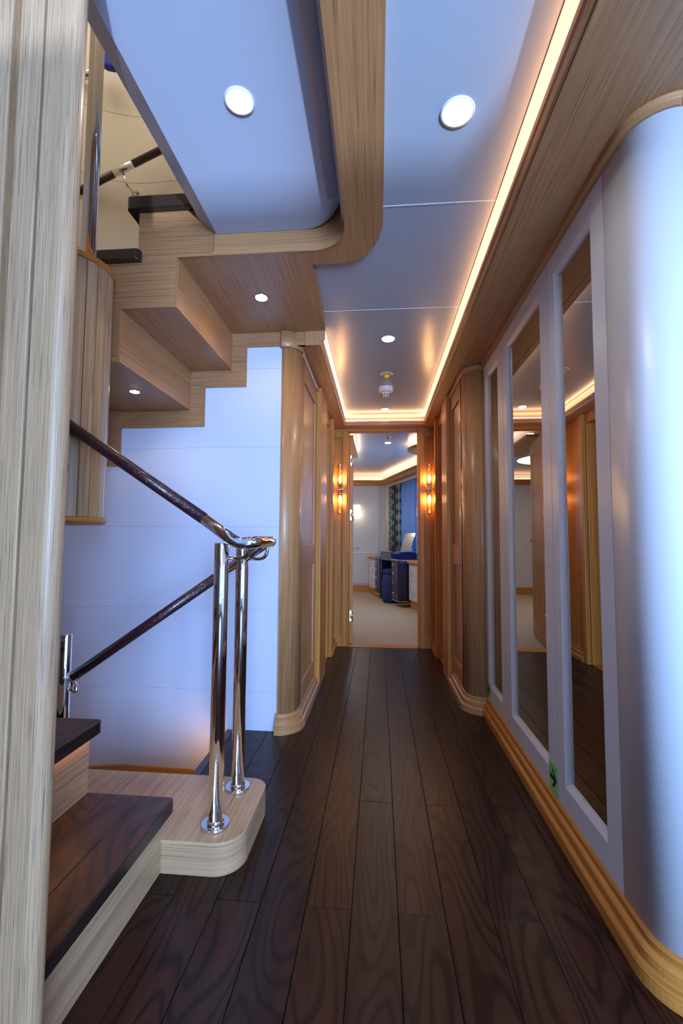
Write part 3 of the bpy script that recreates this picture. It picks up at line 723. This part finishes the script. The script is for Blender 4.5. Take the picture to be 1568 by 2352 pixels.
# ------------------------------------------------------------------ downlights and ceiling fittings
def downlight(x, y, z, r, label, big, power, color, name='ceiling_light'):
    d = thing(name, label, 'ceiling light', (x, y, z))
    MB().lathe([(r*.78, -.001), (r*.98, -.0035), (r, -.0015), (r, 0)], (x, y, z), 48).build('trim_ring', 'white' if big else 'steel', d)
    MB().lathe([(r*.80, -.0045), (r*.80, -.001)], (x, y, z), 40).build('lens', 'lens' if big else 'lens_small', d)
    l = lamp('downlight_beam', 'SPOT', (x, y, z-.02), power, color, r*.7, aim=(x, y, z-1), spot=math.radians(150))
DC = (1, .86, .70)
downlight(.209, 1.143, CEIL, .046, 'round recessed downlight in the near white passage ceiling', 1, 4, DC)
downlight(.051, 2.482, CEIL, .042, 'round recessed downlight in the passage ceiling before the smoke detector', 1, 4, DC)
downlight(.052, 3.862, CEIL, .040, 'round recessed downlight between smoke detector and far doorway', 1, 4, DC)
downlight(-.388, 1.128, 2.215, .042, 'round recessed downlight in the white panel left of the wooden beam', 1, 4, DC)
downlight(-.551, 1.967, 2.13, .033, 'small spotlight in the wooden soffit above the white stair wall', 0, 3, (1, .74, .45))
downlight(-1.175, 2.0, 1.706, .026, 'small spotlight under the lowest wooden stair step', 0, 1.8, (1, .74, .45))
sd = thing('smoke_detector', 'white round smoke detector on the passage ceiling', 'smoke detector', (.051, 3.3, CEIL))
MB().lathe([(.040, -.040), (.052, -.033), (.054, -.02), (.050, -.005), (.054, 0)], (.051, 3.3, CEIL), 36).build('housing', 'plastic', sd)
MB().lathe([(.020, -.075), (.026, -.073), (.032, -.045), (.030, -.038)], (.051, 3.3, CEIL), 28).build('sensor_cage', 'plastic', sd)
sl_ = MB()
for k in range(10):
    a = 2*PI*k/10; x, y = .051+.0285*math.cos(a), 3.3+.0285*math.sin(a)
    sl_.box(x-.003, x+.003, y-.003, y+.003, CEIL-.069, CEIL-.05)
sl_.build('vent_slots', 'black', sd)
def sprinkler(x, y, z, label):
    s = thing('sprinkler_head', label, 'sprinkler', (x, y, z))
    MB().lathe([(.038, -.004), (.044, -.001), (.044, 0)], (x, y, z), 32).build('escutcheon', 'plastic', s)
    MB().lathe([(.016, -.030), (.018, -.026), (.018, -.005)], (x, y, z), 20).build('cap', 'yellow', s)
sprinkler(.052, 3.03, CEIL, 'sprinkler with yellow cap in front of the smoke detector')
sprinkler(.105, 5.15, 2.2, 'distant sprinkler with yellow cap on the cabin ceiling')
# step light glowing under the floor nosing by the descending stair
lamp('step_light', 'AREA', (-.80, 2.15, -.05), .55, (1, .5, .15), .25, .02, aim=(-1.1, 2.3, -.12))
lamp('tread_light', 'AREA', (-.872, 1.05, .398), .18, (1, .5, .22), .6, .01, aim=(-.887, 1.05, .30), shape='RECTANGLE')
# unseen warm lamp added to light the upper level
lamp('upper_stair_light', 'AREA', (-1.3, 1.5, 4.4), 11, (1, .87, .72), 1.1, aim=(-1.3, 1.6, 0))

# ------------------------------------------------------------------ hall behind the photographer
hw = MB()
hw.box(-2.6, -.85, -3.06, -3.0, 0, 2.6).box(1.95, 3.06, -3.06, -3.0, 0, 2.6).box(-.85, 1.95, -3.06, -3.0, 0, .45).box(-.85, 1.95, -3.06, -3.0, 2.02, 2.6)
struct(hw.build('wall_back', 'white'))
struct(MB().box(3.0, 3.06, -.1, 1.2, 0, 2.6).box(3.0, 3.06, -3, -2.1, 0, 2.6).box(3.0, 3.06, -2.1, -.1, 0, .6).box(3.0, 3.06, -2.1, -.1, 2.0, 2.6).build('wall_hall_right', 'white'))
struct(MB().box(-2.66, -2.6, -3, .8, 0, 2.6).build('wall_hall_left', 'oak_z'))
struct(MB().box(-2.6, -.715, -3, .80, 2.24, 2.30).build('ceiling_hall', 'ceiling'))

# ------------------------------------------------------------------ cabin beyond the doorway
struct(MB().box(-2.2, 1.6, 4.2705, 9.0, -.03, .001).build('floor_cabin', 'carpet'))
struct(MB().box(-2.2, 1.9, 4.24, 9.0, 2.2, 2.23).build('ceiling_cabin', 'ceiling'))
struct(MB().box(-2.2, .4, 8.5, 8.56, 0, 2.2).build('wall_cabin_back', 'cabin'))
struct(MB().box(-2.26, -2.2, 4.24, 8.56, 0, 2.2).build('wall_cabin_left', 'cabin'))
struct(MB().box(.432, 1.7, 4.28, 4.30, 0, 2.2).box(-2.2, -.354, 4.28, 4.30, 0, 2.2).build('wall_cabin_front', 'cabin'))
U = Vector((.31, -1, 0)).normalized(); NN = Vector((-1, -.31, 0)).normalized(); K0 = Vector((.13, 8.5, 0))
def dg(u, n, z): p = K0+U*u+NN*n; return (p.x, p.y, z)
def dbox(mb, u0, u1, n0, n1, z0, z1, col=None):
    v = [dg(u, n, z) for z in (z0, z1) for n in (n0, n1) for u in (u0, u1)]
    return mb.add(v, [(0, 2, 3, 1), (4, 5, 7, 6), (0, 1, 5, 4), (2, 6, 7, 3), (0, 4, 6, 2), (1, 3, 7, 5)], col)
dw = MB(); dbox(dw, -.3, .30, -.06, 0, 0, 2.2); dbox(dw, 3.0, 4.45, -.06, 0, 0, 2.2); dbox(dw, .30, 3.0, -.06, 0, 0, .72); dbox(dw, .30, 3.0, -.06, 0, 1.985, 2.2)
struct(dw.build('wall_cabin_right', 'cabin'))
wn = bpy.data.objects.new('window_1', None); C.objects.link(wn); wn.location = dg(1.6, 0, .72); struct(wn)
fr = MB()
for a in (.30, 1.25, 2.15, 2.94): dbox(fr, a, a+.05, -.10, -.06, .72, 1.985)
dbox(fr, .30, 3.0, -.10, -.06, 1.93, 1.985); dbox(fr, .3, 3.0, -.10, -.06, .72, .77); fr.build('window_frame', plain('window frame', (.10, .25, .6), .4), wn)
gl = MB(); dbox(gl, .30, 3.0, -.085, -.08, .74, 1.97); gl.build('window_pane', 'glass', wn)
# cove and mouldings in the cabin
cv = [(.0, 2.13), (.0, 2.05), (.02, 2.035), (.06, 2.05), (.10, 2.09), (.13, 2.10), (.13, 2.13)]
p1 = [(dg(4.3, 0, 0)[0], dg(4.3, 0, 0)[1]), (.13, 8.5), (-2.2, 8.5)]
struct(MB().sweep(p1, cv).build('trim_23', 'honey_xy'))
ll = thing('cove_light', 'warm light strip in the cove around the cabin ceiling', 'light', (0, 8.4, 2.13))
MB().sweep(p1, [(.05, 2.135), (.12, 2.135), (.12, 2.145), (.05, 2.145)]).build('strip', 'led_soft', ll)
cove2 = [(-.80, 4.31), (-.30, 5.95), (-.34, 5.98), (-.86, 4.33)]
tc_ = thing('ceiling_pelmet', 'lit timber pelmet at the left edge of the cabin ceiling beside the open door', 'pelmet', (-.5, 5.2, 2.1))
MB().prism([(-.62, 4.8), (-.285, 4.8), (-.285, 5.95), (-.62, 5.95)], 'z', 2.10, 2.13).build('board', 'honey_y', tc_)
MB().box(-.36, -.30, 4.8, 5.93, 2.131, 2.14).build('light_strip', 'led_soft', tc_)
ty = thing('ceiling_tray', 'round timber ceiling ring with hidden warm light, right side of the cabin ceiling', 'ceiling ring', (.75, 5.5, 2.1))
MB().lathe([(.36, 0), (.40, .01), (.40, .035), (.385, .035), (.385, .02), (.36, .02)], (.75, 5.5, 2.10), 48).build('ring', 'honey_xy', ty)
MB().lathe([(.375, 0), (.39, 0), (.39, .008), (.375, .008)], (.75, 5.5, 2.137), 48).build('light_strip', 'led_soft', ty)
downlight(.109, 5.45, 2.2, .045, 'small recessed downlight in the cabin ceiling behind the doorway', 1, 16, DC)
lamp('cabin_fill_downlights', 'AREA', (-1.2, 6.6, 2.18), 17, (1, .82, .70), .9, aim=(-1.2, 6.6, 0))  # added fill panel brightening the cabin, no visible fitting
# back wall door with mouldings, lamp, handle
cd = bpy.data.objects.new('door_4', None); C.objects.link(cd); cd.location = (-.3, 8.49, 0); struct(cd)
MB().box(-1.1, -.01, 8.485, 8.499, .16, 2.03).build('door_leaf', 'cabin', cd)
MB().box(-1.1, .0, 8.472, 8.485, .735, .755).box(.0, .012, 8.475, 8.485, .75, 2.03).box(-.41, -.402, 8.475, 8.485, .22, .66).box(-1, -.402, 8.475, 8.485, .215, .225).build('door_moulding', 'white', cd)
MB().tube([(-.50, 8.485, .845), (-.50, 8.44, .845), (-.385, 8.44, .845)], .011, 12).build('door_handle', 'chrome', cd)
struct(MB().box(-2.2, -.16, 8.46, 8.484, .001, .13).build('baseboard_cabin', 'honey_xy'))
bsm = MB(); dbox(bsm, -.4, 4.2, 0, .03, .001, .12); struct(bsm.build('baseboard_cabin_right', 'honey_xy'))
wl = thing('wall_lamp', 'glowing square glass wall lamp on the cabin back wall', 'wall lamp', (-.40, 8.43, 1.56))
MB().box(-.52, -.305, 8.42, 8.445, 1.455, 1.70).build('glass_shade', 'glass', wl)
MB().box(-.50, -.36, 8.447, 8.455, 1.50, 1.66).build('lit_panel', 'shade', wl); MB().box(-.47, -.39, 8.455, 8.4845, 1.52, 1.64).build('backplate', 'chrome', wl)
lamp('wall_lamp_glow', 'POINT', (-.41, 8.38, 1.5), 2.2, (1, .85, .65), .05)

# vanity desk parallel to the slanted wall
vd = thing('vanity_desk', 'navy vanity desk with two drawer pedestals under the cabin window', 'desk', dg(1.6, .4, 0))
def pedestal(u0, u1, n0, n1, nm):
    mb = MB(); dbox(mb, u0, u1, n0, n1, .10, .685); p = mb.build(nm, 'navy', vd, bevel=.02, seg=3)
    tp = MB(); dbox(tp, u0-.005, u1+.005, n0, n1+.005, .686, .70); tp.build('top_edge', 'chrome', p)
    bt = MB(); dbox(bt, u0, u1, n0, n1, .085, .099); bt.build('base_edge', 'chrome', p)
    zs_ = [.115, .285, .43, .56, .68]
    for a, b in zip(zs_[:-1], zs_[1:]):
        dr = MB(); dbox(dr, u0+.02, u1-.02, n1, n1+.008, a+.004, b-.004); d_ = dr.build('drawer', 'navy', vd, bevel=.002)
        kb = MB(); c = dg((u0+u1)/2, n1+.008, (a+b)/2); e = dg((u0+u1)/2, n1+.035, (a+b)/2); kb.tube([c, e], .011, 12, radii=[.006, .012]); kb.build('knob', 'chrome', vd)
pedestal(1.57, 1.89, .02, .42, 'pedestal'); pedestal(.70, 1.00, .02, .42, 'pedestal')
tb = MB(); dbox(tb, 1.572, 1.90, .01, .425, .7005, .712); tb.build('desk_top', 'navy_gloss', vd)
tb = MB(); dbox(tb, .69, .998, .01, .425, .7005, .712); tb.build('desk_top', 'navy_gloss', vd)
vb = MB(); dbox(vb, 1.0, 1.57, .01, .42, .66, .805); vb.build('raised_box', 'navy_gloss', vd, bevel=.02, seg=3)
ve = MB(); dbox(ve, .998, 1.572, .008, .423, .806, .815); ve.build('box_rim', 'chrome', vd)
mr = MB(); A = [dg(1.12, .11, .817), dg(1.56, .11, .817), dg(1.54, .015, 1.10), dg(1.10, .015, 1.10)]
Bq = [tuple(Vector(p)+Vector((-.003, .012, .003))) for p in A]
mr.add(A+Bq, [(0, 1, 2, 3), (7, 6, 5, 4), (0, 4, 5, 1), (1, 5, 6, 2), (2, 6, 7, 3), (3, 7, 4, 0)])
mr.build('flip_mirror', plain('vanity mirror', (.55, .55, .52), .08, 1), vd)
stl = MB().lathe([(.10, 0), (.125, .02), (.145, .16), (.145, .30), (.13, .42), (.115, .45)], (.187, 7.136, .001), 32).build('stool', 'blue_fabric')
tag(stl, 'dark blue upholstered barrel stool between the desk pedestals', 'stool')
MB().lathe([(.10, .45), (.125, .46), (.13, .49), (.12, .525), (.05, .535)], (.187, 7.136, .001), 32).build('seat_cushion', 'blue_fabric', stl)
def cabinet(u0, u1, n1, label, zs_, kn):
    c_ = thing('drawer_cabinet', label, 'cabinet', dg(u0, n1, 0))
    mb = MB(); dbox(mb, u0, u1, .03, n1, .12, .645); mb.build('body', 'white', c_, bevel=.003)
    pb_ = MB(); dbox(pb_, u0, u1, .05, n1-.02, .001, .119); pb_.build('plinth', 'honey_xy', c_)
    tp = MB(); dbox(tp, u0-.03, u1+.02, .03, n1+.03, .646, .685); tp.build('worktop', 'honey_xy', c_, bevel=.01, seg=3)
    for a, b in zip(zs_[:-1], zs_[1:]):
        for k in range(kn):
            wU = (u1-u0)/kn; m = MB(); dbox(m, u0+k*wU+.01, u0+(k+1)*wU-.01, n1, n1+.006, a+.004, b-.004); d_ = m.build('drawer', 'white', c_, bevel=.002)
            h = MB(); z = (a+b)/2; uc = u0+(k+.5)*wU; h.tube([dg(uc-.04, n1+.006, z), dg(uc-.04, n1+.03, z), dg(uc+.04, n1+.03, z), dg(uc+.04, n1+.006, z)], .005, 10); h.build('handle', 'chrome', c_)
cabinet(1.92, 2.9, .27, 'white drawer cabinet with wooden top right of the vanity desk', [.13, .40, .63], 3)
cabinet(.12, .66, .36, 'white drawer cabinet with wooden top behind the vanity desk, by the curtain', [.13, .26, .39, .51, .63], 1)
# curtains
def drape(name, mat, u0, u1, n, z0, z1, waves, amp, label, cat):
    mb = MB(); N_ = 60; cols = []
    me = bpy.data.meshes.new(name); vs_, fs_, uvs = [], [], []
    for i in range(N_+1):
        t = i/N_; u = u0+(u1-u0)*t; off = n+amp*math.sin(2*PI*waves*t)
        for z in (z0, z1):
            vs_.append(dg(u, off, z)); uvs.append((t, (z-z0)))
    for i in range(N_): fs_.append((2*i, 2*i+2, 2*i+3, 2*i+1))
    me.from_pydata(vs_, [], fs_); uvl = me.uv_layers.new(name='UVMap')
    for lp in me.loops: uvl.data[lp.index].uv = uvs[lp.vertex_index]
    for p in me.polygons: p.use_smooth = True
    me.materials.append(M[mat]); o = bpy.data.objects.new(name, me); C.objects.link(o)
    md = o.modifiers.new('thickness', 'SOLIDIFY'); md.thickness = .002
    return tag(o, label, cat)
drape('curtain', 'curtain', .30, .92, .035, .70, 1.975, 6, .018, 'teal and grey wavy striped curtain at the cabin window', 'curtain')
drape('sheer_curtain', 'sheer', .90, 1.50, .0, .86, 1.97, 7, .014, 'pale translucent blue sheer curtain beside the striped curtain', 'curtain')

# unseen box added under the stairwell to block the sun lamp
struct(MB().box(-2.3, -.70, .6, 2.5, -1.66, -1.6).build('floor_lower', 'floor'))
struct(MB().box(-2.3, -.70, 1.60, 1.66, -1.6, -.15).box(-.755, -.70, 1.6, 2.5, -1.6, -.15).build('wall_lower', 'white'))

lamp('lower_deck_light', 'AREA', (-1.25, 1.80, -.9), 5, (.62, .74, 1.0), .9, .2, aim=(-1.2, 2.35, .1))  # added fill hidden behind the plinth, brightens the foot of the stair wall
